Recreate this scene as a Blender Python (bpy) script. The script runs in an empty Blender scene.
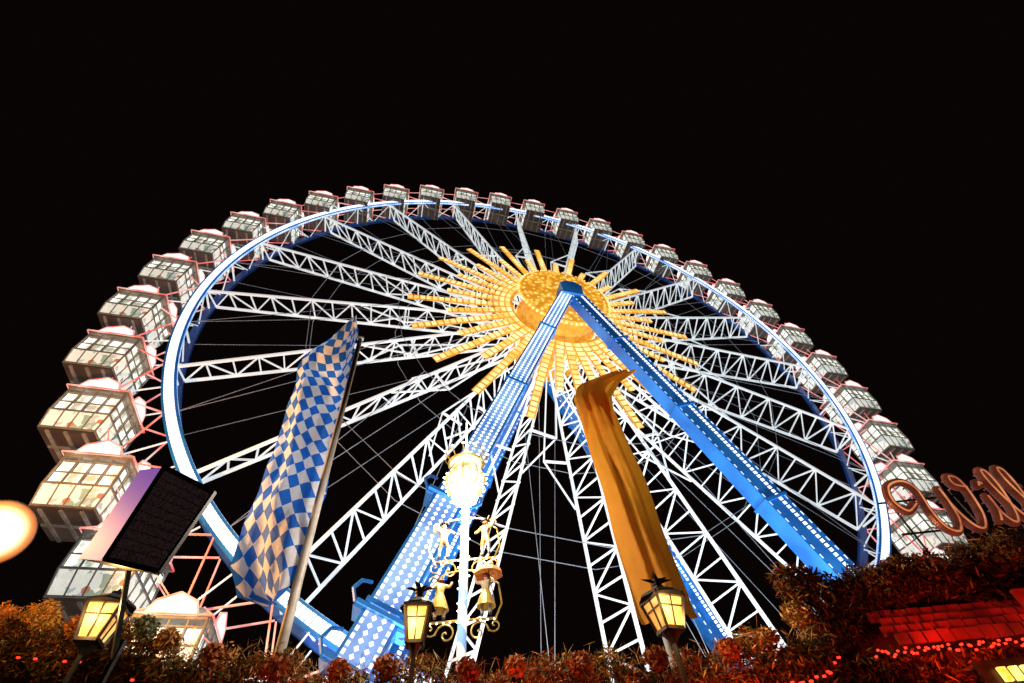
import bpy, math, random
import numpy as np
from mathutils import Vector, Matrix
random.seed(7); rng=np.random.default_rng(7)
V=Vector
H=1.7
scene=bpy.context.scene
scene.view_settings.view_transform='Standard'
scene.view_settings.look='None'
scene.view_settings.exposure=0

# ---------------------------------------------------------------- materials
def new_mat(name):
    m=bpy.data.materials.new(name); m.use_nodes=True
    nt=m.node_tree; b=nt.nodes['Principled BSDF']
    return m,nt,b
def L(nt,a,b): nt.links.new(a,b)
def noise_mat(name,c1,c2,scale=5,rough=.6,metal=0,emis=0,ecol=None,bump=0,detail=4):
    m,nt,b=new_mat(name)
    tc=nt.nodes.new('ShaderNodeTexCoord'); n=nt.nodes.new('ShaderNodeTexNoise')
    n.inputs['Scale'].default_value=scale; n.inputs['Detail'].default_value=detail
    L(nt,tc.outputs['Object'],n.inputs['Vector'])
    r=nt.nodes.new('ShaderNodeValToRGB')
    r.color_ramp.elements[0].position=.35; r.color_ramp.elements[1].position=.65
    r.color_ramp.elements[0].color=(*c1,1); r.color_ramp.elements[1].color=(*c2,1)
    L(nt,n.outputs['Fac'],r.inputs['Fac']); L(nt,r.outputs['Color'],b.inputs['Base Color'])
    b.inputs['Roughness'].default_value=rough; b.inputs['Metallic'].default_value=metal
    if emis:  # glow put into surfaces that are no lamps themselves
        if ecol: b.inputs['Emission Color'].default_value=(*ecol,1)
        else: L(nt,r.outputs['Color'],b.inputs['Emission Color'])
        b.inputs['Emission Strength'].default_value=emis
        m.cycles.emission_sampling='NONE'
    if bump:
        bp=nt.nodes.new('ShaderNodeBump'); bp.inputs['Strength'].default_value=bump
        L(nt,n.outputs['Fac'],bp.inputs['Height']); L(nt,bp.outputs['Normal'],b.inputs['Normal'])
    return m
def lamp_mat(name,c1,c2,strength,scale=3,sample=False,lo=.35,hi=.62):
    """lit LED surface; brightness varies from lamp to lamp"""
    m,nt,b=new_mat(name)
    tc=nt.nodes.new('ShaderNodeTexCoord'); n=nt.nodes.new('ShaderNodeTexNoise')
    n.inputs['Scale'].default_value=scale; n.inputs['Detail'].default_value=3
    L(nt,tc.outputs['Object'],n.inputs['Vector'])
    r=nt.nodes.new('ShaderNodeValToRGB')
    r.color_ramp.elements[0].position=lo; r.color_ramp.elements[1].position=hi
    r.color_ramp.elements[0].color=(*c1,1); r.color_ramp.elements[1].color=(*c2,1)
    L(nt,n.outputs['Fac'],r.inputs['Fac'])
    b.inputs['Base Color'].default_value=(*[.5*x for x in c2],1)
    L(nt,r.outputs['Color'],b.inputs['Emission Color']); b.inputs['Emission Strength'].default_value=strength
    if not sample: m.cycles.emission_sampling='NONE'
    return m
M={}
M['white']=noise_mat('lit_white_steel_paint',(.62,.64,.66),(.82,.82,.80),.6,.45,emis=.62,ecol=(.86,.95,1.0))  # white paint plus emission standing in for lamplight on the trusses
M['blue']=noise_mat('lit_blue_steel_paint',(.015,.12,.46),(.03,.24,.74),.5,.35,emis=.22)  # blue paint, with floodlit brightness added as emission
M['blue2']=noise_mat('unlit_blue_steel',(.01,.05,.24),(.02,.10,.40),.5,.4,emis=.12)  # unlit copy of the blue steel, shade in its colour, faint glow
M['led']=lamp_mat('led_white_blue',(.62,.82,1),(1,1,1),2.0,.8)
M['ledb']=lamp_mat('led_soft_blue',(.14,.42,1),(.80,.93,1),1.2,1.2)
M['legpanel']=lamp_mat('leg_blue_lamp_panel',(.06,.24,.80),(.36,.62,1),.75,.7)
M['gold']=lamp_mat('led_gold',(1,.40,.05),(1,.76,.34),1.45,1.2)
M['golddim']=lamp_mat('gold_panel',(.50,.19,.012),(.85,.40,.04),.85,2.5)
M['red']=lamp_mat('led_red_white',(.85,.06,.09),(1,.58,.50),.95,.9)
M['strut']=lamp_mat('strut_red_light',(.85,.06,.08),(1,.72,.64),.9,.7,lo=.4,hi=.75)
M['cable']=noise_mat('steel_cable_glow',(.35,.38,.42),(.55,.58,.62),2,.4,.6,emis=.09,ecol=(.6,.75,1))  # cool emission imitates light caught by the cables
M['cabfloor']=noise_mat('gondola_underside_glow',(.028,.018,.014),(.07,.045,.036),.9,.5,emis=.5)  # dark floor; its emission stands in for light from below
M['cabframe']=noise_mat('gondola_frame_glow',(.15,.14,.125),(.30,.28,.25),2,.4,emis=.18)  # frame is no lamp; emission lifts it as if lit
M['cabroof']=noise_mat('gondola_roof_glow',(.25,.24,.22),(.5,.48,.44),2,.4,emis=.4)  # roof brightness partly painted in as emission
M['cabwin']=lamp_mat('gondola_lit_interior',(.24,.26,.20),(1,1,.90),1.5,2.2,lo=.38,hi=.62)
M['cabgable']=lamp_mat('gondola_lit_gable',(.62,.66,.60),(1,1,.95),1.5,1.6)
def panel_mat():
    m,nt,b=new_mat('gondola_painted_panel_glow')
    tc=nt.nodes.new('ShaderNodeTexCoord'); v=nt.nodes.new('ShaderNodeTexVoronoi'); v.inputs['Scale'].default_value=5.5
    L(nt,tc.outputs['Object'],v.inputs['Vector'])
    r=nt.nodes.new('ShaderNodeValToRGB'); r.color_ramp.interpolation='CONSTANT'
    cols=[(0,(.85,.88,.78)),(.35,(.50,.56,.54)),(.5,(.95,.95,.85)),(.78,(.55,.20,.12)),(.82,(.85,.86,.78)),(.93,(.30,.42,.34))]
    r.color_ramp.elements[0].color=(*cols[0][1],1); r.color_ramp.elements[1].position=cols[1][0]; r.color_ramp.elements[1].color=(*cols[1][1],1)
    for p,c in cols[2:]:
        e=r.color_ramp.elements.new(p); e.color=(*c,1)
    s=nt.nodes.new('ShaderNodeSeparateColor'); L(nt,v.outputs['Color'],s.inputs['Color']); L(nt,s.outputs[0],r.inputs['Fac'])
    L(nt,r.outputs['Color'],b.inputs['Base Color']); L(nt,r.outputs['Color'],b.inputs['Emission Color'])
    b.inputs['Emission Strength'].default_value=.7; m.cycles.emission_sampling='NONE'  # painted panel glows in its own colours to look lit
    return m
M['panel']=panel_mat()
def hub_mat():
    m,nt,b=new_mat('hub_sun_lamps')
    tc=nt.nodes.new('ShaderNodeTexCoord'); v=nt.nodes.new('ShaderNodeTexVoronoi'); v.inputs['Scale'].default_value=3.0
    L(nt,tc.outputs['Object'],v.inputs['Vector'])
    r=nt.nodes.new('ShaderNodeValToRGB')
    r.color_ramp.elements[0].position=.10; r.color_ramp.elements[0].color=(1,.80,.30,1)
    r.color_ramp.elements[1].position=.62; r.color_ramp.elements[1].color=(.62,.24,.012,1)
    e=r.color_ramp.elements.new(.30); e.color=(.95,.50,.045,1)
    L(nt,v.outputs['Distance'],r.inputs['Fac']); L(nt,r.outputs['Color'],b.inputs['Emission Color'])
    b.inputs['Base Color'].default_value=(.5,.25,.03,1); b.inputs['Emission Strength'].default_value=1.1
    m.cycles.emission_sampling='NONE'; return m
M['hub']=hub_mat()
M['black']=noise_mat('black_metal',(.012,.011,.011),(.03,.028,.027),8,.4,.3)
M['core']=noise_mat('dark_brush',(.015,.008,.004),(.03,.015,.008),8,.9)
M['wood']=noise_mat('stall_timber',(.06,.03,.015),(.12,.06,.03),3,.7,bump=.3)
M['pole']=noise_mat('flagpole_paint',(.42,.38,.34),(.62,.58,.53),3,.4)
M['goldpaint']=noise_mat('gilded_iron_glow',(.50,.30,.06),(.80,.55,.15),9,.3,.6,emis=.22)  # gold paint with a slight glow in place of lamplight
M['asphalt']=noise_mat('asphalt',(.035,.035,.037),(.065,.063,.06),40,.85,bump=.3)
M['redboard']=noise_mat('lit_red_board',(.12,.005,.004),(.34,.015,.010),3,.6,emis=.16,bump=.3)  # red lamplight on the boards put in as emission
def plain_emit(name,c,s,sample=True):
    m,nt,b=new_mat(name); b.inputs['Base Color'].default_value=(*c,1)
    b.inputs['Emission Color'].default_value=(*c,1); b.inputs['Emission Strength'].default_value=s
    if not sample: m.cycles.emission_sampling='NONE'
    return m
M['redbulb']=plain_emit('red_bulb',(1,.03,.012),3,False)
M['warmglass']=lamp_mat('lantern_glass',(.45,.14,.015),(1,.66,.20),1.35,5,lo=.38,hi=.68)
M['amber']=lamp_mat('amber_sign_lamps',(.9,.4,.03),(1,.78,.2),2,9)
def flood_mat():
    m,nt,b=new_mat('flood_glass_halo'); lw=nt.nodes.new('ShaderNodeLayerWeight'); lw.inputs['Blend'].default_value=.5
    r=nt.nodes.new('ShaderNodeValToRGB'); e=r.color_ramp.elements
    e[0].color=(5,4.4,3.2,1); e[0].position=.12; e[1].color=(.40,.05,.008,1); e[1].position=.85
    q=e.new(.28); q.color=(1.5,1.1,.55,1)
    q=e.new(.50); q.color=(1.0,.33,.06,1)  # orange rim colours paint the lamp's halo onto the glass
    L(nt,lw.outputs['Facing'],r.inputs['Fac']); L(nt,r.outputs['Color'],b.inputs['Emission Color']); b.inputs['Emission Strength'].default_value=1
    b.inputs['Base Color'].default_value=(.02,.02,.02,1)
    return m
M['floodglass']=flood_mat()

# ---------------------------------------------------------------- mesh builder
class MB:
    def __init__(s): s.v=[];s.f=[];s.m=[]
    def add(s,vs,fs,m=0):
        o=len(s.v); s.v+= [tuple(x) for x in vs]; s.f+=[tuple(i+o for i in f) for f in fs]; s.m+=[m]*len(fs)
    def quad(s,a,b,c,d,m=0): s.add([a,b,c,d],[(0,1,2,3)],m)
    def box(s,c,x,y,z,m=0):
        c=V(c);vs=[c+x*i+y*j+z*k for i in(-1,1) for j in(-1,1) for k in(-1,1)]
        s.add(vs,[(0,1,3,2),(4,6,7,5),(0,4,5,1),(2,3,7,6),(0,2,6,4),(1,5,7,3)],m)
    def beam(s,p,q,w,h,up=V((0,0,1)),m=0):
        p=V(p);q=V(q);d=(q-p)
        if d.length<1e-6:return
        dn=d.normalized(); x=dn.cross(up)
        if x.length<1e-4: x=dn.cross(V((1,0,0)))
        x.normalize(); y=x.cross(dn).normalized()
        s.box((p+q)/2,d/2,x*w/2,y*h/2,m)
    def tube(s,p,q,r,r2=None,n=6,m=0,cap=True):
        p=V(p);q=V(q);d=(q-p).normalized(); r2=r if r2 is None else r2
        x=d.orthogonal().normalized();y=d.cross(x)
        vs=[];
        for P,R in((p,r),(q,r2)):
            for i in range(n):
                a=2*math.pi*i/n; vs.append(P+(x*math.cos(a)+y*math.sin(a))*R)
        fs=[(i,(i+1)%n,(i+1)%n+n,i+n) for i in range(n)]
        if cap: fs+=[tuple(range(n))[::-1],tuple(range(n,2*n))]
        s.add(vs,fs,m)
    def lathe(s,c,prof,n=16,m=0,ax=V((0,0,1)),sq=1.0):
        c=V(c);ax=ax.normalized(); x=ax.orthogonal().normalized();y=ax.cross(x);vs=[]
        for r,z in prof:
            for i in range(n):
                a=2*math.pi*(i+.5)/n; vs.append(c+ax*z+(x*math.cos(a)+y*math.sin(a)*sq)*r)
        fs=[(j*n+i,j*n+(i+1)%n,(j+1)*n+(i+1)%n,(j+1)*n+i) for j in range(len(prof)-1) for i in range(n)]
        s.add(vs,fs,m)
    def path(s,pts,r,n=6,m=0):
        for a,b in zip(pts[:-1],pts[1:]): s.tube(a,b,r,n=n,m=m)
    def obj(s,name,mats,parent=None,smooth=False,link=True):
        me=bpy.data.meshes.new(name); me.from_pydata(s.v,[],s.f)
        for k in mats: me.materials.append(M[k] if isinstance(k,str) else k)
        me.polygons.foreach_set('material_index',s.m)
        if smooth: me.polygons.foreach_set('use_smooth',[True]*len(s.f))
        me.update()
        if not link: return me
        o=bpy.data.objects.new(name,me); scene.collection.objects.link(o)
        if parent: par(o,parent)
        return o
def empty(name,loc=(0,0,0)):
    e=bpy.data.objects.new(name,None); e.location=loc; scene.collection.objects.link(e); e.empty_display_size=.3; return e
def par(o,p):
    o.parent=p; o.matrix_parent_inverse=Matrix.Translation(-V(p.location))

# ---------------------------------------------------------------- ferris wheel
A=.3040
u=V((math.cos(A),math.sin(A),0)); n=V((math.sin(A),-math.cos(A),0)); Z=V((0,0,1))
C=V((2.61,18.5,24.5+H))
def WP(r,t,h=0): return C+u*(r*math.cos(t))+Z*(r*math.sin(t))+n*h
def RD(t): return u*math.cos(t)+Z*math.sin(t)
def TD(t): return -u*math.sin(t)+Z*math.cos(t)
wheel=empty('ferris_wheel',(C.x,C.y,0))
Rg=22.6;RW=-1.7
# rims
NS=200
rim=MB();led=MB()
for k in range(NS):
    a=2*math.pi*k/NS;b=2*math.pi*(k+1)/NS
    for h,r0,r1,m in((-.14,20.24,20.80,0),(RW,20.30,20.70,1)):
        th=.10
        P=[WP(r,t,h+e) for t in(a,b) for r in(r0,r1) for e in(-th,th)]
        rim.add(P,[(0,4,5,1),(2,3,7,6),(0,2,6,4),(1,5,7,3)],m)
NL=600
for k in range(NL):
    a=2*math.pi*(k+.07)/NL;b=2*math.pi*(k+.93)/NL
    r0,r1=(20.34,20.70)
    led.quad(WP(r0,a,-.02),WP(r1,a,-.02),WP(r1,b,-.02),WP(r0,b,-.02),0)
    led.quad(WP(20.225,a,-.20),WP(20.225,a,-.06),WP(20.225,b,-.06),WP(20.225,b,-.20),1)
rim.obj('rim_rings',['blue','blue2'],wheel); led.obj('rim_lamps',['led','ledb'],wheel)
# outer struts to gondola pivots
th0=3.8905; st=MB()
for k in range(40):
    t=th0-k*math.radians(9); dt=math.radians(4.5)
    for h0 in(-.14,RW):
        p=WP(Rg,t,h0)
        for s_ in(-1,1): st.beam(WP(20.75,t+s_*dt*.98,h0),p,.055,.055,n,0)
        st.beam(WP(20.75,t,h0),p,.05,.05,n,1)
        st.beam(WP(Rg,t,h0),WP(Rg,t-math.radians(9),h0),.04,.04,n,0)
    st.beam(WP(Rg,t,-.14),WP(Rg,t,RW),.07,.07,Z,1)
    st.beam(WP(20.5,t+dt,-.2),WP(20.5,t+dt,RW),.08,.08,Z,1)
    st.beam(WP(20.5,t+dt,-.2),WP(20.5,t,RW),.05,.05,Z,1)
    st.beam(WP(20.5,t,RW),WP(20.5,t-dt,-.2),.05,.05,Z,1)
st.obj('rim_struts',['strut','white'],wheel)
# spokes: flat lattice ladders from the hub flanges to the two rims
sp=MB();gd=MB()
NB=16
for k in range(20):
    t=math.radians(218.4+18*k); T=TD(t); sg=-1 if k in(1,) else 1
    def R_(i,front):
        f_=i/NB; r=2.6+(20.25-2.6)*f_
        h=(.95*(1-f_)+(-.14)*f_) if front else (-1.1*(1-f_)+RW*f_)
        w=(.20+.14*min(1,f_*2.2))*sg
        return WP(r,t,h)+T*(w*(1 if front else -1))
    for front in(0,1): sp.beam(R_(0,front),R_(NB,front),.12,.12,n)
    for i in range(1,NB+1):
        a,b=(0,1) if i%2 else (1,0)
        sp.beam(R_(i-1,a),R_(i,b),.065,.065,T)
        sp.beam(R_(i,0),R_(i,1),.065,.065,T)
    r=9.4
    for h,s_ in((.42,1),(-1.4,-1)):
        a_=WP(r,t,h)+T*(.3*s_)
        sp.beam(a_,a_+T*(1.25*s_),.10,.10,n); sp.beam(a_+T*(1.25*s_),WP(r+2.6,t,h-.1)+T*(.34*s_),.07,.07,n)
        sp.beam(a_+T*(1.25*s_),WP(3.2,t,h+.3)+T*(.5*s_),.07,.07,n)
    # gold rays
    for j,(dt,ln) in enumerate(((0,9.3),(math.radians(9),7.0))):
        tt=t+dt;TT=TD(tt)
        r=3.2
        while r<ln:
            ww=.22-.07*(r-3)/7
            f_=(r-3)/(17.45); h=1.62-1.35*f_+.12
            r2=r+.27; f2=(r2-3)/17.45; h2=1.62-1.35*f2+.12
            a,b=WP(r,tt,h),WP(r2,tt,h2)
            gd.quad(a-TT*ww,a+TT*ww,b+TT*ww,b-TT*ww,0)
            r+=.37
        gd.beam(WP(3.0,tt,1.64),WP(ln+.1,tt,1.70-1.35*(ln-3)/17.45),.46,.06,n,1)
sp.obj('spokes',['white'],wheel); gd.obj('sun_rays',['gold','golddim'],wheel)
# cables
cb=MB()
for k in range(20):
    t=math.radians(218.4+18*k); t2=t+math.radians(18)
    for r,h in((9.9,.6),(14.8,.2),(14.8,-1.6),(9.9,-1.6)):
        cb.tube(WP(r,t,h),WP(r,t2,h),.018,n=4)
    cb.tube(WP(9.9,t,.6),WP(20.3,t+math.radians(9),-.2),.016,n=4)
    cb.tube(WP(2.4,t+.1,1.2),WP(20.3,t+math.radians(9),-.2),.016,n=4)
    cb.tube(WP(2.4,t,-1.6),WP(20.3,t+math.radians(9),RW),.016,n=4)
cb.obj('bracing_cables',['cable'],wheel)
# hub
hb=MB()
hb.lathe(C,[(0,3.12),(2.84,3.0),(2.90,2.9),(2.8,2.75),(2.5,2.6)],48,0,n)
hb.lathe(C,[(2.5,2.65),(2.4,1.2),(2.6,1.2),(2.6,-1.6),(1.9,-1.7),(1.9,-2.6),(0,-2.6)],40,1,n)
hb.lathe(C-Z*.15,[(.45,3.6),(.45,3.0)],24,2,n)
hb.lathe(C,[(.7,-2.5),(.7,-3.9),(0,-3.9)],24,2,n)
for k in range(60):
    t=2*math.pi*k/60
    hb.box(WP(2.95,t,2.92),RD(t)*.06,TD(t)*.06,n*.06,3)
    if k%2: hb.box(WP(2.62,t,.2),RD(t)*.03,TD(t)*.07,n*.9,3)
for r in(1.2,2.0,2.6):
    for k in range(int(r*14)):
        t=2*math.pi*k/int(r*14); hb.box(WP(r,t,3.09-r*.035),RD(t)*.05,TD(t)*.05,n*.04,3)
hb.obj('hub',['hub','golddim','blue','gold'],wheel)
# support legs
lg=MB()
def leg(h,Lh,side,w,d,lit,drop=0):
    top=C+n*h-Z*drop; ft=C+n*Lh+u*(side*10.9); ft.z=0
    dr=(ft-top).normalized(); sidev=dr.cross(n).normalized(); nn=sidev.cross(dr).normalized()
    if nn.dot(n)<0: nn=-nn
    Ln=(ft-top).length
    def sec(s): k=.74+.26*s/Ln; return w*k/2,d*k/2
    N=22
    for i in range(N):
        s0=Ln*i/N;s1=Ln*(i+1)/N
        a0,b0=sec(s0);a1,b1=sec(s1)
        P0=top+dr*s0;P1=top+dr*s1
        vs=[P0-sidev*a0-nn*b0,P0+sidev*a0-nn*b0,P0+sidev*a0+nn*b0,P0-sidev*a0+nn*b0,
            P1-sidev*a1-nn*b1,P1+sidev*a1-nn*b1,P1+sidev*a1+nn*b1,P1-sidev*a1+nn*b1]
        lg.add(vs,[(0,1,5,4),(1,2,6,5),(2,3,7,6),(3,0,4,7)],0)
        if i%4==3: lg.box(P1,sidev*(a1+.06),nn*(b1+.06),dr*.06,0)
    s=.9
    while s<Ln-1.2:
        a0,b0=sec(s); P=top+dr*s
        o=nn*(b0+.012)
        if lit==2:
            for cx in(-.58,-.2,.2,.58):
                for j,rr in enumerate((.10,.28)):
                    if abs(cx)>.5: hx,hy=.040,.055
                    else: hx,hy=.062,.062
                    c_=P+dr*(rr if abs(cx)>.5 else rr+.02*(1 if cx>0 else -1))+o+sidev*(cx*a0*1.28)
                    if abs(cx)<.5: lg.quad(c_-dr*hy*1.15,c_+sidev*hx*1.1,c_+dr*hy*1.15,c_-sidev*hx*1.1,1)
                    else: lg.quad(c_-sidev*hx-dr*hy,c_+sidev*hx-dr*hy,c_+sidev*hx+dr*hy,c_-sidev*hx+dr*hy,1)
            for sv in(-1,1):
                oo=sidev*(sv*(a0+.012)); c_=P+dr*.18
                lg.quad(c_+oo-dr*.08-nn*b0*.2,c_+oo-dr*.08+nn*b0*.2,c_+oo+dr*.08+nn*b0*.2,c_+oo+dr*.08-nn*b0*.2,2)
            o2=nn*(b0+.006); lg.quad(P+o2-sidev*a0*.84,P+o2+sidev*a0*.84,P+o2+sidev*a0*.84+dr*.36,P+o2-sidev*a0*.84+dr*.36,3)
        else:
            q=a0*.16
            c0=P+o-sidev*(a0*.30+q); c1=P+o-sidev*(a0*.30-q)
            for rr in(0,.18):
                lg.quad(c0+dr*rr,c1+dr*rr,c1+dr*(rr+.12),c0+dr*(rr+.12),1)
            for e_ in(-1,1):
                e0=P+o+sidev*(e_*a0*.86); lg.quad(e0-sidev*.03,e0+sidev*.03,e0+sidev*.03+dr*.16,e0-sidev*.03+dr*.16,2)
        s+=.36
    return top,dr,sidev,nn,Ln
LF=leg(3.6,4.0,-1,1.05,.75,2,.5)
RF=leg(3.6,4.0,1,1.25,.8,1,.5)
leg(-2.9,-4.0,-1,1.1,.7,1)
leg(-2.9,-4.0,1,1.1,.7,1)
for h,dz in((3.6,.5),(-2.9,0)):
    P=C+n*h-Z*dz
    vs=[P+u*x+Z*z+n*e for e in(-.42,.44) for x,z in((-.62,-.9),(.62,-.9),(.68,.1),(.3,.42),(-.3,.42),(-.68,.1))]
    lg.add(vs,[(0,1,2,3,4,5),(11,10,9,8,7,6)]+[(i,(i+1)%6,(i+1)%6+6,i+6) for i in range(6)],0)
for (top,dr,sv,nn,Ln),sd in((LF,-1),(RF,1)):
    for s,wx,hx,l in((Ln-3.2,.85,.7,.5),(Ln-4.4,.75,.6,.2),(Ln-1.4,1.1,.9,.8)):
        lg.box(top+dr*s,sv*wx,nn*hx,dr*l,0)
    lg.box(V((top.x,top.y,0))+(dr*Ln)-V((0,0,(dr*Ln).z))+Z*.25,u*1.6,n*1.4,Z*.25,0)
# small service platforms with hoops hugging the lit leg
top,dr,sv,nn,Ln=LF
for s in(Ln*.60,Ln*.735,Ln*.78):
    c=top+dr*s
    for e_ in(-1,1):
        q=c+sv*(.62*e_); lg.box(q,sv*.12,nn*.42,dr*.10,0)
        lg.path([q+sv*(.12*e_)+nn*.4,q+sv*(.34*e_)+nn*.42-dr*.25,q+sv*(.30*e_)+nn*.2-dr*.6,q+sv*(.1*e_)-dr*.75],.05,6,0)
    lg.beam(c-sv*.7+nn*.5,c+sv*.7+nn*.5,.10,.16,nn,0)
lg.obj('support_legs',['blue','led','ledb','legpanel'],wheel)

# gondola
g=MB()
X,Y=V((1,0,0)),V((0,1,0))
hx_,hy_=1.0,1.15
zb,zw,zt=-2.30,-1.5,-.35
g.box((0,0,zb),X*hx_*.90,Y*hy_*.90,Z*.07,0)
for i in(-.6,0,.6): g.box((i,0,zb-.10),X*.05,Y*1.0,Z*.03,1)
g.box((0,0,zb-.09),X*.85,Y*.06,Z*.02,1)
for sx,sy in((1,0),(-1,0),(0,1),(0,-1)):
    d=V((sx,sy,0)); e=V((-sy,sx,0))
    D=hx_ if sx else hy_; E=hy_ if sx else hx_
    b0=d*D*.90+Z*(zb+.07); b1=d*D+Z*zw
    g.quad(b0-e*E*.90,b0+e*E*.90,b1+e*E,b1-e*E,2)
    g.beam(b1-e*E,b1+e*E,.07,.07,Z,1)
    g.beam(d*D*.91-e*E*.91+Z*(zb+.03),d*D*.91+e*E*.91+Z*(zb+.03),.06,.06,Z,3)
    c0=d*(D-.08)
    nw=4
    for j in range(nw):
        a=-E+j*2*E/nw+.04; b_=a+2*E/nw-.08
        g.quad(c0+e*a+Z*(zw+.08),c0+e*b_+Z*(zw+.08),c0+e*b_+Z*(zt-.25),c0+e*a+Z*(zt-.25),4)
    for j in range(nw+1):
        x_=-E+j*2*E/nw; g.beam(d*(D-.02)+e*x_+Z*zw,d*(D-.02)+e*x_+Z*zt,.05,.05,e,1)
        g.beam(d*(D*.905)+e*x_*.90+Z*zb,d*(D+.01)+e*x_+Z*zw,.04,.04,e,1)
    for zz in(zt-.22,zw+.45): g.beam(d*(D-.02)-e*E+Z*zz,d*(D-.02)+e*E+Z*zz,.04,.04,Z,1)
    g.beam(d*D-e*E+Z*zt,d*D+e*E+Z*zt,.10,.10,Z,1)
    r0=d*(D+.12); r1=d*(D*.62)
    g.quad(r0-e*(E+.12)+Z*(zt+.05),r0+e*(E+.12)+Z*(zt+.05),r1+e*E*.62+Z*(zt+.50),r1-e*E*.62+Z*(zt+.50),6)
    g.beam(r0-e*(E+.12)+Z*(zt+.05),r0+e*(E+.12)+Z*(zt+.05),.045,.045,Z,5)
    g.beam(r0+e*(E+.12)+Z*(zt+.05),r1+e*E*.62+Z*(zt+.50),.04,.04,Z,5)
    # tall lit gable sign standing on each eave
    gx=d*(D+.10)
    g.add([gx-e*.72+Z*(zt+.02),gx+e*.72+Z*(zt+.02),gx+e*.55+Z*(zt+.42),gx+Z*(zt+.66),gx-e*.55+Z*(zt+.42)],[(0,1,2,3,4)],7)
    for a_,b_ in(((-.72,.02),(-.55,.42)),((-.55,.42),(0,.66)),((0,.66),(.55,.42)),((.55,.42),(.72,.02))):
        g.beam(gx+e*a_[0]+Z*(zt+a_[1]),gx+e*b_[0]+Z*(zt+b_[1]),.055,.055,d,5)
a_,b_=hx_*.62,hy_*.62
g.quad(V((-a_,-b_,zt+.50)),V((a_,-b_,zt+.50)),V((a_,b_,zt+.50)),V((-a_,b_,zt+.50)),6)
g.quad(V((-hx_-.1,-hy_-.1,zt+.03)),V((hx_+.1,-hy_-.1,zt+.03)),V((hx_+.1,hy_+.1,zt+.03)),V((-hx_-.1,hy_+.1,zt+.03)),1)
for sy in(-.6,.6): g.beam(V((0,sy,zt+.45)),V((0,sy,.05)),.10,.08,Y,1)
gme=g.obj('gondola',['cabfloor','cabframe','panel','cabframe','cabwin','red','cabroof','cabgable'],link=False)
for k in range(40):
    t=th0-k*math.radians(9)
    o=bpy.data.objects.new('gondola',gme); scene.collection.objects.link(o)
    o.location=WP(Rg,t,-.75); o.rotation_euler=(random.uniform(-.02,.02),random.uniform(-.02,.02),A); par(o,wheel)

# added floodlights, out of view on the ground, to brighten the ride
def added_floodlamp(loc,target,power,col,ang=70,name='added_floodlight',size=.25):
    e=empty(name,loc); d=(V(target)-V(loc)).normalized()
    mb=MB(); p=V(loc)
    x=d.cross(Z).normalized(); y=x.cross(d)
    mb.box(p-d*.12,x*.28,y*.2,d*.1,0); mb.quad(p-x*.24-y*.16,p-x*.24+y*.16,p+x*.24+y*.16,p+x*.24-y*.16,1)
    mb.beam(p-x*.33-d*.1,p-x*.33-Z*max(.3,p.z if p.z<1 else .5),.04,.04,n,0)
    mb.beam(p+x*.33-d*.1,p+x*.33-Z*max(.3,p.z if p.z<1 else .5),.04,.04,n,0)
    mb.obj('housing',['black','floodglass'],e)
    ld=bpy.data.lights.new('lamp','SPOT'); ld.energy=power; ld.color=col; ld.spot_size=math.radians(ang); ld.spot_blend=.6; ld.shadow_soft_size=size
    lo=bpy.data.objects.new('lamp',ld); scene.collection.objects.link(lo); lo.location=p+d*.1
    lo.rotation_euler=d.to_track_quat('-Z','Y').to_euler(); par(lo,e)
for x_,y_,tx,tz in((-4,11.5,-8,24),(3,12.5,3,30),(10,14.5,12,24)):
    added_floodlamp((x_,y_,.5),(tx,18.5,tz),8000,(.85,.93,1),110)

# ---------------------------------------------------------------- ground
gmb=MB(); gmb.quad(V((-400,-400,0)),V((400,-400,0)),V((400,400,0)),V((-400,400,0)))
gmb.obj('ground',['asphalt'])

# ---------------------------------------------------------------- stall with garland
GP=[(-10,3.36),(-8.14,3.32),(-7,3.22),(-5.83,3.02),(-4.43,2.62),(-2.68,2.31),(-.91,2.18),(.8,2.13),(2.12,2.13),(3.29,2.22),(3.8,2.60),(4.63,2.92),(5.6,3.06),(7.04,3.22),(9,3.36),(10,3.36)]
gx_=[p[0] for p in GP]; gz_=[p[1] for p in GP]
def gtop(x): return float(np.interp(x,gx_,gz_))+H
stall=empty('market_stall',(0,8.2,0))
s=MB()
xs=np.linspace(-10,10,41)
for a,b in zip(xs[:-1],xs[1:]):
    za,zb_=gtop(a)-.55,gtop(b)-.55
    s.quad(V((a,7.12,2.5)),V((b,7.12,2.5)),V((b,7.12,zb_)),V((a,7.12,za)),0)
    s.quad(V((a,7.12,za)),V((b,7.12,zb_)),V((b,9.6,zb_-.3)),V((a,9.6,za-.3)),0)
s.box((0,9.6,1.7),X*10,Y*.05,Z*1.7,0)
s.box((0,7.25,1.02),X*10,Y*.3,Z*.04,0); s.box((0,7.2,.5),X*9.95,Y*.05,Z*.48,0)
for x in(-9.9,-6,-2,2,6,9.9): s.box((x,7.1,1.7),X*.08,Y*.08,Z*1.7,0)
s.obj('timber_frame',['wood'],stall)
r_=MB()
for j in range(4):
    for i in range(11):
        x=4.25+i*.17+.08*(j%2)
        r_.box((x,6.66-.05*j,4.00-.100*j),X*(.068+.010*random.random()),Y*.02,Z*(.055+.014*random.random()),0)
r_.box((6.22,6.45,3.98),X*.28,Y*.03,Z*.12,0)
for i in range(70):
    x=3.9+i*.04
    r_.box((x+random.uniform(-.02,.02),6.48,3.56+random.uniform(-.04,.04)),X*.010,Y*.012,Z*.009,1)
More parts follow.
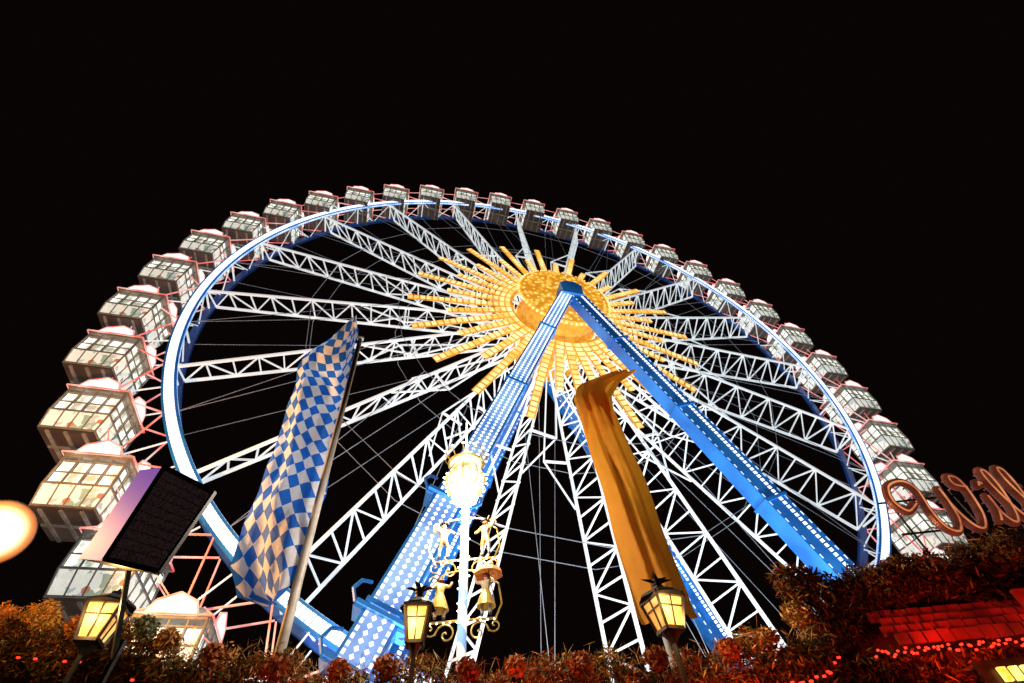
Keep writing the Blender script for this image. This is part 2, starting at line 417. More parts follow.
for i in range(210):
    x=-9+i*.06+random.uniform(-.03,.03)
    if x>3.6: break
    if x<-1.2 and random.random()<.85: continue
    r_.box((x,6.60,gtop(x)-.50+random.uniform(-.02,.02)),X*.016,Y*.014,Z*.009,1)
for i in range(9): r_.box((5.05+i*.13,6.35,3.24),X*.04,Y*.02,Z*.065,2)
r_.box((5.55,6.42,3.24),X*.70,Y*.03,Z*.15,3)
r_.obj('red_fascia_and_bulbs',['redboard','redbulb','amber','black'],stall)
for (x,z,p_) in((-.2,3.30,18),(2.2,3.25,18),(4.7,3.45,26),(6.2,3.6,20),(-3.0,3.4,8)):
    ld=bpy.data.lights.new('red_string_lamp','POINT'); ld.energy=p_; ld.color=(1,.06,.02); ld.shadow_soft_size=.15
    lo=bpy.data.objects.new('red_string_lamp',ld); scene.collection.objects.link(lo); lo.location=(x,6.15,z); par(lo,stall)

def leaf_mat():
    m,nt,b=new_mat('dried_garland_leaves')
    at=nt.nodes.new('ShaderNodeAttribute'); at.attribute_name='leafcol'
    L(nt,at.outputs['Color'],b.inputs['Base Color']); b.inputs['Roughness'].default_value=.75
    b.inputs['Specular IOR Level'].default_value=.15
    return m
M['leaf']=leaf_mat()
def leaves(name,cent,length,width,cols,droop=.3):
    N=len(cent)
    d=rng.normal(size=(N,3)); d[:,2]-=droop; d/=np.linalg.norm(d,axis=1)[:,None]
    e=np.cross(d,rng.normal(size=(N,3))); e/=np.linalg.norm(e,axis=1)[:,None]
    ln=length*rng.uniform(.5,1.4,N)[:,None]; wd=width*rng.uniform(.6,1.4,N)[:,None]
    P=np.stack([cent-d*ln/2,cent+e*wd/2,cent+d*ln/2,cent-e*wd/2],1).reshape(-1,3)
    F=np.arange(4*N).reshape(-1,4)
    me=bpy.data.meshes.new(name); me.from_pydata(P.tolist(),[],F.tolist())
    me.materials.append(M['leaf'])
    ca=me.color_attributes.new('leafcol','FLOAT_COLOR','POINT')
    cc=np.repeat(np.concatenate([cols,np.ones((N,1))],1),4,axis=0)
    ca.data.foreach_set('color',cc.ravel()); me.update()
    o=bpy.data.objects.new(name,me); scene.collection.objects.link(o); return o
pal=np.array([(.26,.09,.02),(.42,.20,.04),(.14,.05,.015),(.12,.09,.02),(.08,.07,.015),(.46,.25,.06),(.30,.05,.015)])
N=80000
x=rng.uniform(-9.8,9.5,N)
zt_=np.interp(x,gx_,gz_)+H
bump=.12*np.sin(x*3.1)+.09*np.sin(x*7.3+1)+.07*np.sin(x*13.7+2)
ang=rng.uniform(0,2*np.pi,N); rad=np.sqrt(rng.uniform(.25,1,N))
hgt=.32+.4*bump
P=np.stack([x,6.95+rad*np.cos(ang)*.33,zt_-.30+bump*.5+rad*np.sin(ang)*hgt],1)
P+=rng.normal(scale=.035,size=P.shape)
clump=(np.sin(x*2.3+np.sin(x*5)*1.5)+rng.normal(scale=.6,size=N))
idx=np.clip(((clump+2)/4*7).astype(int),0,6)
cols=pal[idx]*rng.uniform(.35,1.6,N)[:,None]
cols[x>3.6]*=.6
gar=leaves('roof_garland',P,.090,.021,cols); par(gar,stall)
N=2600
x=rng.uniform(-9.5,9,N); zt_=np.interp(x,gx_,gz_)+H
P=np.stack([x,6.85+rng.normal(scale=.15,size=N),zt_-.02+rng.normal(scale=.07,size=N)+.06*np.sin(x*3.1)],1)
par(leaves('wheat_stalks',P,.20,.008,np.array([[.5,.32,.12]])*rng.uniform(.3,1.2,N)[:,None],-.8),stall)
N=11000
x=rng.uniform(3.3,8,N)
P=np.stack([x,6.75+rng.normal(scale=.08,size=N),4.34+.12*np.sin(x*4)+rng.uniform(-.24,.3,N)],1)
P2=np.stack([x,6.7+rng.normal(scale=.08,size=N),3.48+.05*np.sin(x*5)+rng.uniform(-.18,.12,N)],1)
PP=np.concatenate([P,P2[:6000]]); cols=pal[rng.integers(0,7,len(PP))]*rng.uniform(.2,.9,len(PP))[:,None]
par(leaves('roof_garland_fringe',PP,.12,.025,cols),stall)
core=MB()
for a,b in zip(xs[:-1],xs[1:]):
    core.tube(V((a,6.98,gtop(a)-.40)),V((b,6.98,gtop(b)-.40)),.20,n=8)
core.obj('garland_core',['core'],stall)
def tuft(x,y,z,r,col,nl=420,l=.075,w=.035,name='dried_flower_head'):
    d=rng.normal(size=(nl,3)); d/=np.linalg.norm(d,axis=1)[:,None]; rr=r*rng.uniform(.5,1.15,nl)[:,None]
    p=np.array([x,y,z-.10])+d*rr*np.array([1,1,.85])
    c=np.array(col)*rng.uniform(.4,1.5,nl)[:,None]
    o=leaves(name,p,l,w,c,0); par(o,stall)
for (x,y,z,r,c) in((-5.25,6.55,4.70,.15,(.30,.33,.20)),(-6.9,6.6,5.0,.2,(.6,.35,.07)),(-7.6,6.6,5.02,.22,(.55,.28,.05)),(-4.9,6.6,4.55,.13,(.5,.26,.07)),(-6.25,6.6,4.8,.15,(.55,.20,.04)),(-4.2,6.6,4.3,.14,(.42,.16,.05)),
    (3.35,6.7,4.22,.17,(.48,.32,.11)),(2.85,6.7,4.0,.12,(.42,.26,.09)),(-3.3,6.6,4.1,.15,(.30,.10,.04)),(-1.9,6.6,4.0,.14,(.34,.13,.05)),(.5,6.6,3.85,.15,(.32,.13,.06)),(1.4,6.6,3.85,.13,(.3,.12,.04)),(-2.5,6.6,4.02,.12,(.42,.15,.05)),(2.3,6.6,3.88,.12,(.35,.12,.04)),
    (4.5,6.6,4.5,.22,(.14,.09,.03)),(6.3,6.6,4.7,.25,(.13,.09,.03)),(5.3,6.6,4.65,.2,(.14,.07,.03)),(-.3,6.6,3.9,.12,(.4,.2,.07)),(-.9,6.6,3.9,.13,(.3,.08,.04))):
    tuft(x,y,z,r,c)

# ---------------------------------------------------------------- lanterns
def lantern(x,y,z,w,h,yaw=0,power=25,post=True,fin=True):
    e=empty('lantern',(x,y,z)); mb=MB()
    def rot(v): return Matrix.Rotation(yaw,3,'Z')@V(v)
    wt,wb=w/2,w*.30
    bot=[rot((sx*wb,sy*wb,0)) for sx,sy in((-1,-1),(1,-1),(1,1),(-1,1))]
    top=[rot((sx*wt,sy*wt,h)) for sx,sy in((-1,-1),(1,-1),(1,1),(-1,1))]
    o=V((x,y,z))
    for i in range(4):
        j=(i+1)%4
        c_=.94
        mb.quad(o+bot[i]*c_+Z*0.01,o+bot[j]*c_+Z*.01,o+V((top[j].x*c_,top[j].y*c_,h)),o+V((top[i].x*c_,top[i].y*c_,h)),1)
        mb.beam(o+bot[i],o+top[i],.035,.035,Z,0); mb.beam(o+bot[i],o+bot[j],.04,.04,Z,0); mb.beam(o+top[i],o+top[j],.055,.055,Z,0)
        m0=(bot[i]+bot[j])/2; m1=(top[i]+top[j])/2; mb.beam(o+m0*1.01,o+m1*1.01,.016,.016,Z,0)
        mb.beam(o+(bot[i]*.35+top[i]*.65),o+(bot[j]*.35+top[j]*.65),.016,.016,Z,0)
    mb.quad(o+bot[0]-Z*.004,o+bot[1]-Z*.004,o+bot[2]-Z*.004,o+bot[3]-Z*.004,0)
    mb.lathe(o+Z*h,[(w*.78,0),(w*.74,.03),(w*.42,h*.26),(w*.2,h*.34),(w*.2,h*.42),(w*.08,h*.46),(0.001,h*.6)],8,0)
    mb.lathe(o,[(wb*1.2,0),(wb*.6,-.08),(.03,-.14)],8,0)
    if fin:
        for k in range(7):
            a=k*2*math.pi/7; q=o+Z*(h*1.5); d_=V((math.cos(a),math.sin(a)*.6,.25+.3*(k%2)))
            t_=V((-math.sin(a),math.cos(a),0))*.035
            mb.add([q,q+d_*.10+t_+Z*.03,q+d_*.21,q+d_*.10-t_+Z*.03],[(0,1,2,3)],0)
        mb.lathe(o+Z*(h*1.5),[(0,-.04),(.06,0),(.07,.05),(.03,.10),(.0,.13)],8,0)
    if post: mb.tube(o-Z*.1,o-Z*.7,.03,m=0)
    mb.obj('lantern_body',['black','warmglass'],e)
    ld=bpy.data.lights.new('lamp','POINT'); ld.energy=power; ld.color=(1,.55,.18); ld.shadow_soft_size=.06
    lo=bpy.data.objects.new('lamp',ld); scene.collection.objects.link(lo); lo.location=o+V((0,-w*.9,h*.5)); par(lo,e)
lantern(-5.62,6.2,2.62+H,.40,.42,.3,30,True,False)
lantern(-1.5,6.3,2.32+H,.30,.40,.15,18)
lantern(1.60,6.3,2.22+H,.38,.36,.4,32)

# ---------------------------------------------------------------- floodlight at left, loudspeaker
fl=empty('stage_floodlight',(-11.8,9,8))
mb=MB(); p=V((-11.95,9,6.30+H)); d=(V((0,0,1.7))-p).normalized(); R0=.68
mb.lathe(p,[(0,-.65),(.35,-.6),(R0-.04,-.1),(R0+.02,.02),(R0+.02,.04)],32,0,d)
mb.lathe(p,[(R0*math.cos(a),.02+R0*math.sin(a)) for a in np.linspace(0,1.57,18)],40,1,d)
mb.tube(p-d*.3,V((-12.3,9.3,0)),.06,m=0)
mb.obj('housing',['black','floodglass'],fl,smooth=True)
ld=bpy.data.lights.new('lamp','POINT'); ld.energy=6000; ld.color=(1,.45,.12); ld.shadow_soft_size=.3
lo=bpy.data.objects.new('lamp',ld); scene.collection.objects.link(lo); lo.location=p+d*.9+V((.4,-1.2,0)); par(lo,fl)

spk=empty('loudspeaker',(-4.5,5,5.2)); mb=MB()
F=[V((-4.94,5.0,4.32+H)),V((-3.98,4.95,3.78+H)),V((-4.18,5.0,2.78+H)),V((-4.98,5.05,3.02+H))]
ex2=V((-.66,.30,.24))
B=[v+ex2 for v in F]
mb.add(F+B,[(0,1,2,3),(7,6,5,4),(0,4,5,1),(1,5,6,2),(2,6,7,3)],2)
mb.add(F+B,[(3,7,4,0)],0)
cen=sum(F,V())/4
nf=(F[1]-F[0]).cross(F[3]-F[0]).normalized()
if nf.y>0: nf=-nf
G_=[cen+(v-cen)*.92+nf*.012 for v in F]
mb.add(G_,[(0,1,2,3)],1)
for i in range(4): mb.beam(F[i]+nf*.01,F[(i+1)%4]+nf*.01,.035,.05,nf,2)
for i in range(9):
    t=(i+1)/10; a=G_[0].lerp(G_[3],t)+nf*.01; b=G_[1].lerp(G_[2],t)+nf*.01; mb.beam(a,b,.006,.006,nf,2)
mb.beam(cen+ex2*.9,V((-4.75,5.7,3.9)),.05,.05,Z,2); mb.beam(V((-4.75,5.7,0)),V((-4.75,5.7,4.1)),.05,.05,Y,2)
M['grille']=noise_mat('speaker_grille_glow',(.012,.007,.008),(.045,.024,.024),30,.5,.2,emis=.35)  # faint emission keeps the dark grille visible as if lit
M['purple']=noise_mat('speaker_side_purple_light',(.006,.004,.010),(.010,.006,.016),3,.6,emis=1.0,ecol=(.10,.035,.34))  # purple light reflected on the cabinet side, painted as emission
mb.obj('cabinet',['purple','grille','black'],spk)

# ---------------------------------------------------------------- flags
def cloth_mat(name,kind):
    m,nt,b=new_mat(name); uv=nt.nodes.new('ShaderNodeUVMap'); uv.uv_map='UVMap'
    b.inputs['Roughness'].default_value=.8
    if kind=='lozenge':
        sx=nt.nodes.new('ShaderNodeSeparateXYZ'); L(nt,uv.outputs['UV'],sx.inputs[0])
        def mth(op,a,b_):
            k=nt.nodes.new('ShaderNodeMath'); k.operation=op
            for i,q in enumerate((a,b_)):
                if isinstance(q,(int,float)): k.inputs[i].default_value=q
                else: L(nt,q,k.inputs[i])
            return k.outputs[0]
        a=mth('MULTIPLY',sx.outputs[0],2/.52); c=mth('MULTIPLY',sx.outputs[1],2/.80)
        c=mth('ADD',c,mth('MULTIPLY',sx.outputs[0],1.0))
        p2=mth('ADD',mth('ADD',a,c),40); q2=mth('ADD',mth('SUBTRACT',a,c),80)
        par_=mth('ADD',mth('FLOOR',p2,0),mth('FLOOR',q2,0))
        md=mth('MODULO',par_,2)
        mix=nt.nodes.new('ShaderNodeMix'); mix.data_type='RGBA'
        L(nt,md,mix.inputs[0]); mix.inputs[6].default_value=(.82,.83,.86,1); mix.inputs[7].default_value=(.02,.17,.72,1)
        L(nt,mix.outputs[2],b.inputs['Base Color']); col=mix.outputs[2]
    else:
        nz=nt.nodes.new('ShaderNodeTexNoise'); nz.inputs['Scale'].default_value=2.5
        r=nt.nodes.new('ShaderNodeValToRGB'); r.color_ramp.elements[0].color=(.78,.26,.015,1); r.color_ramp.elements[1].color=(.94,.40,.025,1)
        L(nt,uv.outputs['UV'],nz.inputs['Vector']); L(nt,nz.outputs['Fac'],r.inputs['Fac']); L(nt,r.outputs['Color'],b.inputs['Base Color']); col=r.outputs['Color']
    nz2=nt.nodes.new('ShaderNodeTexNoise'); nz2.inputs['Scale'].default_value=3.0; nz2.inputs['Detail'].default_value=3
    L(nt,uv.outputs['UV'],nz2.inputs['Vector']); bp=nt.nodes.new('ShaderNodeBump'); bp.inputs['Strength'].default_value=.6; bp.inputs['Distance'].default_value=.12
    L(nt,nz2.outputs['Fac'],bp.inputs['Height']); L(nt,bp.outputs['Normal'],b.inputs['Normal'])
    tr=nt.nodes.new('ShaderNodeBsdfTranslucent'); L(nt,col,tr.inputs['Color'])
    ms=nt.nodes.new('ShaderNodeMixShader'); ms.inputs[0].default_value=.4
    out=nt.nodes['Material Output']; L(nt,b.outputs[0],ms.inputs[1]); L(nt,tr.outputs[0],ms.inputs[2]); L(nt,ms.outputs[0],out.inputs['Surface'])
    return m
M['loz']=cloth_mat('lozenge_flag_cloth','lozenge'); M['orange']=cloth_mat('orange_banner_cloth','o')
def cloth(name,fn,nu,nv,mat,uvs,parent):
    vs=[];uvl=[];fs=[]
    for j in range(nv+1):
        for i in range(nu+1):
            a,b=i/nu,j/nv; vs.append(fn(a,b)); uvl.append((a*uvs[0],b*uvs[1]))
    for j in range(nv):
        for i in range(nu):
            k=j*(nu+1)+i; fs.append((k,k+1,k+nu+2,k+nu+1))
    me=bpy.data.meshes.new(name); me.from_pydata(vs,[],fs); uvd=me.uv_layers.new(name='UVMap')
    for lp in me.loops: uvd.data[lp.index].uv=uvl[lp.vertex_index]
    me.materials.append(M[mat]); me.polygons.foreach_set('use_smooth',[True]*len(fs)); me.update()
    o=bpy.data.objects.new(name,me); scene.collection.objects.link(o); par(o,parent); return o
prof=[(3.55,-4.35,-4.05),(3.75,-4.9,-3.95),(4.31,-5.3,-3.88),(5.0,-5.34,-3.92),(6.18,-5.36,-4.0),(7.2,-5.42,-4.06),(8.05,-5.50,-4.14),(9.29,-5.50,-4.22),(10.1,-5.34,-4.26),(10.8,-5.0,-4.32),(11.3,-4.66,-4.45),(11.6,-4.52,-4.48)]
pz=[p[0] for p in prof];pl=[p[1] for p in prof];pr=[p[2] for p in prof]
fp=empty('flagpole_with_lozenge_flag',(-3.7,7.5,0))
def ff(a,b):
    z=3.55+b*8.0; l=np.interp(z,pz,pl); r=np.interp(z,pz,pr)
    x=l+(r-l)*a
    y=7.62+.18*math.sin(a*5.5+b*5)+.08*math.sin(b*15+a*4)+.035*math.sin(b*31-a*7)+.03*math.sin(a*19+b*9)
    return (float(x)+.03*math.sin(b*23)+.01*math.sin(b*51),y,z+H+.10*math.sin(a*4+b*3))
cloth('flag',ff,40,160,'loz',(1.3,8.0),fp)
mb=MB(); mb.tube(V((-3.58,7.5,.9)),V((-4.14,7.5,10.37+H)),.085,.06,n=14); mb.lathe(V((-4.14,7.5,10.37+H)),[(.055,0),(.09,.03),(.09,.09),(0,.14)],12)
for z in(5.2,8.5,11.6):
    t=(z-.9)/(10.37+H-.9); x=-3.58-.56*t; mb.tube(V((x,7.5,z)),V((x-.12,7.62,z+.05)),.012)
mb.obj('pole',['pole'],fp,smooth=True)
prof2=[(2.95,1.62,2.50),(3.1,1.58,2.46),(3.96,1.56,2.44),(4.8,1.53,2.40),(5.6,1.50,2.36),(6.4,1.46,2.30),(7.0,1.42,2.24),(7.5,1.38,2.20),(7.88,1.35,2.26),(8.3,1.52,2.56),(8.66,2.45,3.05)]
qz=[p[0] for p in prof2];ql=[p[1] for p in prof2];qr=[p[2] for p in prof2]
bp_=empty('flagpole_with_orange_banner',(2.0,8.3,0))
def fo(a,b):
    z=2.95+b*5.71; l=np.interp(z,qz,ql); r=np.interp(z,qz,qr); x=float(l+(r-l)*a)
    y=8.0-.26*math.sin(a*math.pi)*(.7+.3*math.sin(b*4))+.04*math.sin(b*11+a*6)+.05*math.sin(a*16+b*3)+.02*math.sin(a*31+b*5)
    return (x+.012*math.sin(b*19),y,z+H)
cloth('banner',fo,40,100,'orange',(1.0,5.7),bp_)
def fo2(a,b):
    z=6.6+b*1.35; x=1.50+a*(.62+.1*b)
    return (x-.05*b,8.06+.22*math.sin(a*math.pi)+.05*math.sin(b*9),z+H+a*.25*b-.2*b*(1-a))
cloth('banner_fold',fo2,16,24,'orange',(1.0,1.3),bp_)
mb=MB(); mb.tube(V((2.05,8.22,.9)),V((1.9,8.22,7.1+H)),.06,.045,n=12); mb.obj('pole',['pole'],bp_,smooth=True)

# ---------------------------------------------------------------- maypole lamp
mp=empty('maypole_lamp',(-1.08,7.5,0)); px,py=-1.10,7.5
def stripe_mat():
    m,nt,b=new_mat('lit_blue_white_spiral_paint'); tc=nt.nodes.new('ShaderNodeTexCoord'); w=nt.nodes.new('ShaderNodeTexWave')
    w.bands_direction='DIAGONAL'; w.inputs['Scale'].default_value=1.1; L(nt,tc.outputs['Object'],w.inputs['Vector'])
    r=nt.nodes.new('ShaderNodeValToRGB'); r.color_ramp.interpolation='CONSTANT'; r.color_ramp.elements[1].position=.4
    r.color_ramp.elements[0].color=(.22,.45,.85,1); r.color_ramp.elements[1].color=(.85,.85,.85,1)
    L(nt,w.outputs['Fac'],r.inputs['Fac']); L(nt,r.outputs['Color'],b.inputs['Base Color']); 
    L(nt,r.outputs['Color'],b.inputs['Emission Color']); b.inputs['Emission Strength'].default_value=.55  # striped paint glows to imitate the lamp shining on the mast
    m.cycles.emission_sampling='NONE'; return m
M['stripe']=stripe_mat()
M['globe']=lamp_mat('lamp_globe_glass',(.80,.34,.08),(1,.90,.70),1.7,4,lo=.38,hi=.60)
M['whitebulb']=plain_emit('white_bulb',(1,.96,.88),12,False)
mb=MB(); mb.tube(V((px,py,.9)),V((px,py,7.0)),.07,n=16,m=0); mb.tube(V((px,py,7.4)),V((px-.03,py,8.7)),.03,.008,n=8,m=3)
gc=V((px-.02,py,5.50+H))
mb.lathe(gc,[(0.001,-.36)]+[(.36*math.cos(a),.36*math.sin(a)) for a in np.linspace(-1.35,1.35,14)]+[(.001,.37)],24,1)
for k in range(8):
    a=k*math.pi/4
    mb.path([gc+V((math.cos(a)*.37*math.cos(b),math.sin(a)*.37*math.cos(b),.37*math.sin(b))) for b in np.linspace(-1.4,1.4,9)],.014,4,2)
for zz,rr in((.0,.375),(-.2,.32)):
    mb.path([gc+V((math.cos(a)*rr,math.sin(a)*rr,zz)) for a in np.linspace(0,2*math.pi,25)],.02,5,2)
    for k in range(18):
        a=2*math.pi*k/18; mb.lathe(gc+V((math.cos(a)*(rr+.03),math.sin(a)*(rr+.03),zz)),[(0,-.025),(.025,0),(0,.025)],6,3)
for k in range(12):
    a=k*math.pi/6; q=gc+V((math.cos(a)*.33,math.sin(a)*.33,.38))
    mb.path([q,q+V((math.cos(a)*.1,math.sin(a)*.1,.16)),q+V((0,0,.30))],.014,4,2)
    mb.lathe(q+V((math.cos(a)*.1,math.sin(a)*.1,.19)),[(0,-.03),(.03,0),(0,.03)],6,3)
mb.path([gc+V((math.cos(a)*.33,math.sin(a)*.33,.38)) for a in np.linspace(0,2*math.pi,25)],.025,5,2)
mb.lathe(gc+Z*.40,[(.33,0),(.2,.12),(.05,.30),(.03,.42)],12,1)
for k in range(9):
    a=k*2*math.pi/9; q=gc+V((math.cos(a)*.17,math.sin(a)*.17,-.38)); mb.lathe(q,[(0,-.08),(.06,-.05),(.08,0),(.06,.05),(0,.08)],8,3)
for k in range(34):
    a=k*1.3; z=4.75+k*.065; mb.lathe(V((px+.09*math.cos(a),py+.09*math.sin(a),z)),[(0,-.018),(.018,0),(0,.018)],6,3)
def spiral(c,r0,turn,dirx,flip=1,k=26):
    return [c+V((dirx*r0*(1-i/k)*math.cos(i/k*turn),0,flip*r0*(1-i/k)*math.sin(i/k*turn))) for i in range(k)]
for z in(3.95+H,3.02+H):
    for sx in(-1,1):
        mb.tube(V((px,py,z)),V((px+sx*.52,py,z)),.018,m=2)
        mb.path(spiral(V((px+sx*.24,py,z-.17)),.16,9,sx),.013,5,2)
        mb.path(spiral(V((px+sx*.48,py,z-.09)),.11,8,-sx,-1),.011,5,2)
        mb.path([V((px+sx*.50,py,z)),V((px+sx*.60,py,z+.20)),V((px+sx*.56,py,z+.5)),V((px+sx*.30,py,z+.72)),V((px,py,z+.76))],.014,5,2)
        mb.path(spiral(V((px+sx*.46,py,z+.62)),.09,8,sx),.010,5,2)
        for k in range(5): mb.lathe(V((px+sx*(.08+.1*k),py-.02,z-.02)),[(0,-.014),(.014,0),(0,.014)],6,3)
mb.obj('mast',['stripe','globe','goldpaint','whitebulb'],mp)
for off,en in((V((0,-.55,-.75)),330),(V((-.1,-1.1,-1.7)),90)):
    ld=bpy.data.lights.new('lamp','POINT'); ld.energy=en; ld.color=(1,.88,.72); ld.shadow_soft_size=.2
    lo=bpy.data.objects.new('lamp',ld); scene.collection.objects.link(lo); lo.location=gc+off; par(lo,mp)
def fig_mat(name,legs,pants,shirt):
    m,nt,b=new_mat(name); tc=nt.nodes.new('ShaderNodeTexCoord'); sx=nt.nodes.new('ShaderNodeSeparateXYZ')
    L(nt,tc.outputs['Object'],sx.inputs[0]); r=nt.nodes.new('ShaderNodeValToRGB'); r.color_ramp.interpolation='CONSTANT'
    els=[(0,(.03,.02,.02)),(.07,legs),(.26,pants),(.5,shirt),(.80,(.60,.30,.18))]
    r.color_ramp.elements[0].color=(*els[0][1],1); r.color_ramp.elements[1].position=els[1][0]; r.color_ramp.elements[1].color=(*els[1][1],1)
    for p_,c in els[2:]:
        e=r.color_ramp.elements.new(p_); e.color=(*c,1)
    mm=nt.nodes.new('ShaderNodeMath'); mm.operation='DIVIDE'; mm.inputs[1].default_value=.5; L(nt,sx.outputs[2],mm.inputs[0]); L(nt,mm.outputs[0],r.inputs['Fac'])
    L(nt,r.outputs['Color'],b.inputs['Base Color']); b.inputs['Roughness'].default_value=.35
    return m
def figurine(loc,mat,hat,skirt,pose,face):
    e=empty('carved_figurine',loc)
    J=dict(pel=(0,0,.25),che=(0,0,.37),nec=(0,0,.415),hed=(0,-.005,.45),top=(0,0,.49),
      ls=(-.055,0,.395),le=(-.11,-.02,.34+.05*pose),lh=(-.13,-.05,.32+.14*pose),rs=(.055,0,.395),re=(.11,-.02,.38),rh=(.14,-.04,.44-.1*pose),
      lhp=(-.03,0,.24),lk=(-.045,-.03*pose,.13),lf=(-.045,0,.015),lt=(-.05,-.05,.01),rhp=(.03,0,.24),rk=(.06,-.05,.14),rf=(.055,.0,.02),rt=(.065,-.05,.015))
    R=dict(pel=.046,che=.055,nec=.02,hed=.040,top=.024,ls=.028,le=.02,lh=.016,rs=.028,re=.02,rh=.016,lhp=.036,lk=.026,lf=.018,lt=.015,rhp=.036,rk=.026,rf=.018,rt=.015)
    E=[('pel','che'),('che','nec'),('nec','hed'),('hed','top'),('che','ls'),('ls','le'),('le','lh'),('che','rs'),('rs','re'),('re','rh'),('pel','lhp'),('lhp','lk'),('lk','lf'),('lf','lt'),('pel','rhp'),('rhp','rk'),('rk','rf'),('rf','rt')]
    ks=list(J); me=bpy.data.meshes.new('body'); me.from_pydata([J[k] for k in ks],[(ks.index(a),ks.index(b)) for a,b in E],[])
    o=bpy.data.objects.new('body',me); scene.collection.objects.link(o); o.modifiers.new('skin','SKIN'); 
    for i,k in enumerate(ks): me.skin_vertices[0].data[i].radius=(R[k],R[k]); me.skin_vertices[0].data[i].use_root=(k=='pel')
    sb=o.modifiers.new('sub','SUBSURF'); sb.levels=1; sb.render_levels=1
    me.materials.append(mat); o.parent=e
    mb=MB()
    if hat: mb.lathe(V((0,0,.478)),[(.062,0),(.062,.006),(.034,.01),(.028,.045),(0,.05)],12,0); mb.tube(V((.03,0,.5)),V((.05,.01,.56)),.006,m=1)
    else: mb.lathe(V((0,.008,.468)),[(.042,-.03),(.046,0),(.03,.03),(0,.036)],10,2)
    if skirt: mb.lathe(V((0,0,0)),[(.045,.30),(.09,.19),(.115,.11),(.11,.105)],14,3)
    mb.lathe(V((0,-.040,.452)),[(.0,-.006),(.007,0),(0,.007)],6,1)
    for sx in(-1,1): mb.lathe(V((sx*.014,-.036,.462)),[(.0,-.004),(.005,0),(0,.005)],6,0)
    h=mb.obj('hat_and_dress',['black','goldpaint','wood','goldpaint']); h.parent=e
    e.rotation_euler=(0,0,face); e.scale=(1.3,1.3,1.3); 
    e.parent=mp; e.matrix_parent_inverse=Matrix.Translation(-V(mp.location)); return e
fm1=fig_mat('figurine_paint_a',(.45,.45,.38),(.16,.08,.03),(.42,.36,.24)); fm2=fig_mat('figurine_paint_b',(.45,.38,.3),(.38,.24,.04),(.42,.25,.05))
figurine((px-.36,py-.02,3.97+H),fm1,True,False,1,.3)
figurine((px+.36,py-.02,3.97+H),fm2,True,False,0,-.3)
figurine((px-.36,py-.02,3.04+H),fm2,False,True,0,.4)
figurine((px+.36,py-.02,3.04+H),fm1,False,True,1,-.2)
um=MB(); 
for cx_ in(px+.40,):
    um.lathe(V((cx_,py-.02,3.66+H)),[(.24,0),(.21,.06),(.12,.12),(.0,.15)],8,0); um.tube(V((cx_+.1,py-.05,3.2+H)),V((cx_,py-.02,3.75+H)),.008,m=1)
M['umb']=noise_mat('orange_parasol_glow',(.75,.22,.04),(.95,.40,.12),8,.6,emis=.15)  # orange cloth with a little emission for light on it
um.obj('parasol',['umb','black'],mp)

# ---------------------------------------------------------------- script sign
sg=empty('script_sign',(6.3,6.5,5.5))
def smooth_curve(pts,closed=False,k=8):
    out=[]
    for i in range(len(pts)-1):
        p0=pts[max(i-1,0)];p1=pts[i];p2=pts[i+1];p3=pts[min(i+2,len(pts)-1)]
        for j in range(k):
            t=j/k
            out.append(tuple(.5*((2*p1[a])+(-p0[a]+p2[a])*t+(2*p0[a]-5*p1[a]+4*p2[a]-p3[a])*t*t+(-p0[a]+3*p1[a]-3*p2[a]+p3[a])*t**3) for a in(0,1)))
    out.append(pts[-1]); return out
strokes=[[(.35,.55),(.12,.45),(.0,.65),(.12,.92),(.42,.98),(.56,.8),(.50,.4),(.52,.12),(.68,.02),(.84,.22),(.93,.55),(.95,.75),(.92,.4),(.98,.1),(1.12,.02),(1.3,.25),(1.42,.65),(1.42,.9),(1.30,.95),(1.28,.8),(1.45,.72)],
 [(1.5,.1),(1.62,.3),(1.66,.52),(1.62,.2),(1.70,.04),(1.82,.15),(1.98,.55),(2.04,.92),(1.96,.98),(1.90,.7),(1.92,.2),(2.02,.04),(2.14,.15),(2.30,.55),(2.36,.92),(2.28,.98),(2.22,.7),(2.24,.2),(2.34,.04),(2.5,.14)],
 [(1.68,.72),(1.72,.78),(1.76,.74)]]
mb=MB()
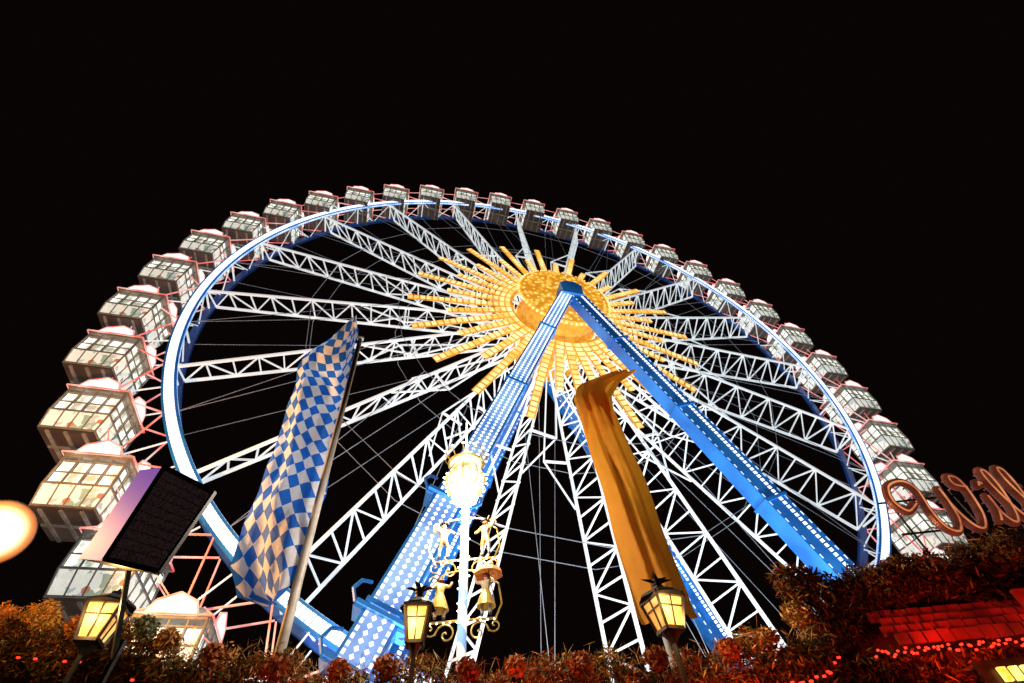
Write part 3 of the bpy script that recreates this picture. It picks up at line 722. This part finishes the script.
for st_ in strokes:
    pts=smooth_curve(st_); P3=[V((5.40+.82*x,6.5,3.17+H+.88*z+.04*x)) for x,z in pts]
    for q in P3: mb.lathe(q,[(0,-.06),(.045,-.04),(.06,0),(.045,.04),(0,.06)],8,0)
    mb.path(P3,.06,8,0); 
    mb.path([q+V((0,-.055,-.018)) for q in P3],.014,5,1)
    for i in range(0,len(P3),9): mb.tube(P3[i],P3[i]+V((0,.12,0)),.012,m=0)
for zz in(3.30,3.80): mb.tube(V((5.3,6.62,zz+H)),V((8.0,6.62,zz+H+.05)),.015,m=2)
for xx in(5.5,6.5,7.6): mb.tube(V((xx,6.66,2.6+H)),V((xx,6.66,3.95+H)),.018,m=2)
M['signmetal']=noise_mat('sign_letter_metal_glow',(.12,.026,.014),(.22,.055,.025),6,.4,.2,emis=.45)  # unlit letters; warm glow on the metal is emission
M['signlitedge']=lamp_mat('sign_lit_edge',(.35,.09,.04),(.85,.32,.13),.9,3)  # glowing strand paints the red-lit edge of the unlit letters
mb.obj('letters',['signmetal','signlitedge','black'],sg)

# ---------------------------------------------------------------- world / camera
w=bpy.data.worlds.new('World'); scene.world=w; w.use_nodes=True
nt=w.node_tree; bg=nt.nodes['Background']
sky=nt.nodes.new('ShaderNodeTexSky'); sky.sky_type='NISHITA'; sky.sun_disc=False; sky.sun_elevation=math.radians(-8); sky.sun_rotation=math.radians(260)
ad=nt.nodes.new('ShaderNodeMix'); ad.data_type='RGBA'; ad.blend_type='ADD'; ad.inputs[0].default_value=1
L(nt,sky.outputs[0],ad.inputs[6]); ad.inputs[7].default_value=(.020,.010,.009,1)
L(nt,ad.outputs[2],bg.inputs['Color']); bg.inputs['Strength'].default_value=.12
cam=bpy.data.cameras.new('camera'); co=bpy.data.objects.new('camera',cam); scene.collection.objects.link(co)
cam.sensor_width=36; cam.lens=467.03*36/1024; cam.clip_end=2000; cam.clip_start=.05
p_=.9132; r_=.0865
fw=V((0,math.cos(p_),math.sin(p_))); up=V((0,-math.sin(p_),math.cos(p_))); rt=V((1,0,0))
c_,s_=math.cos(r_),math.sin(r_)
Xc=rt*c_-up*s_; Yc=rt*s_+up*c_
m=Matrix((Xc,Yc,-fw)).transposed().to_4x4(); m.translation=V((0,0,H)); co.matrix_world=m
scene.camera=co
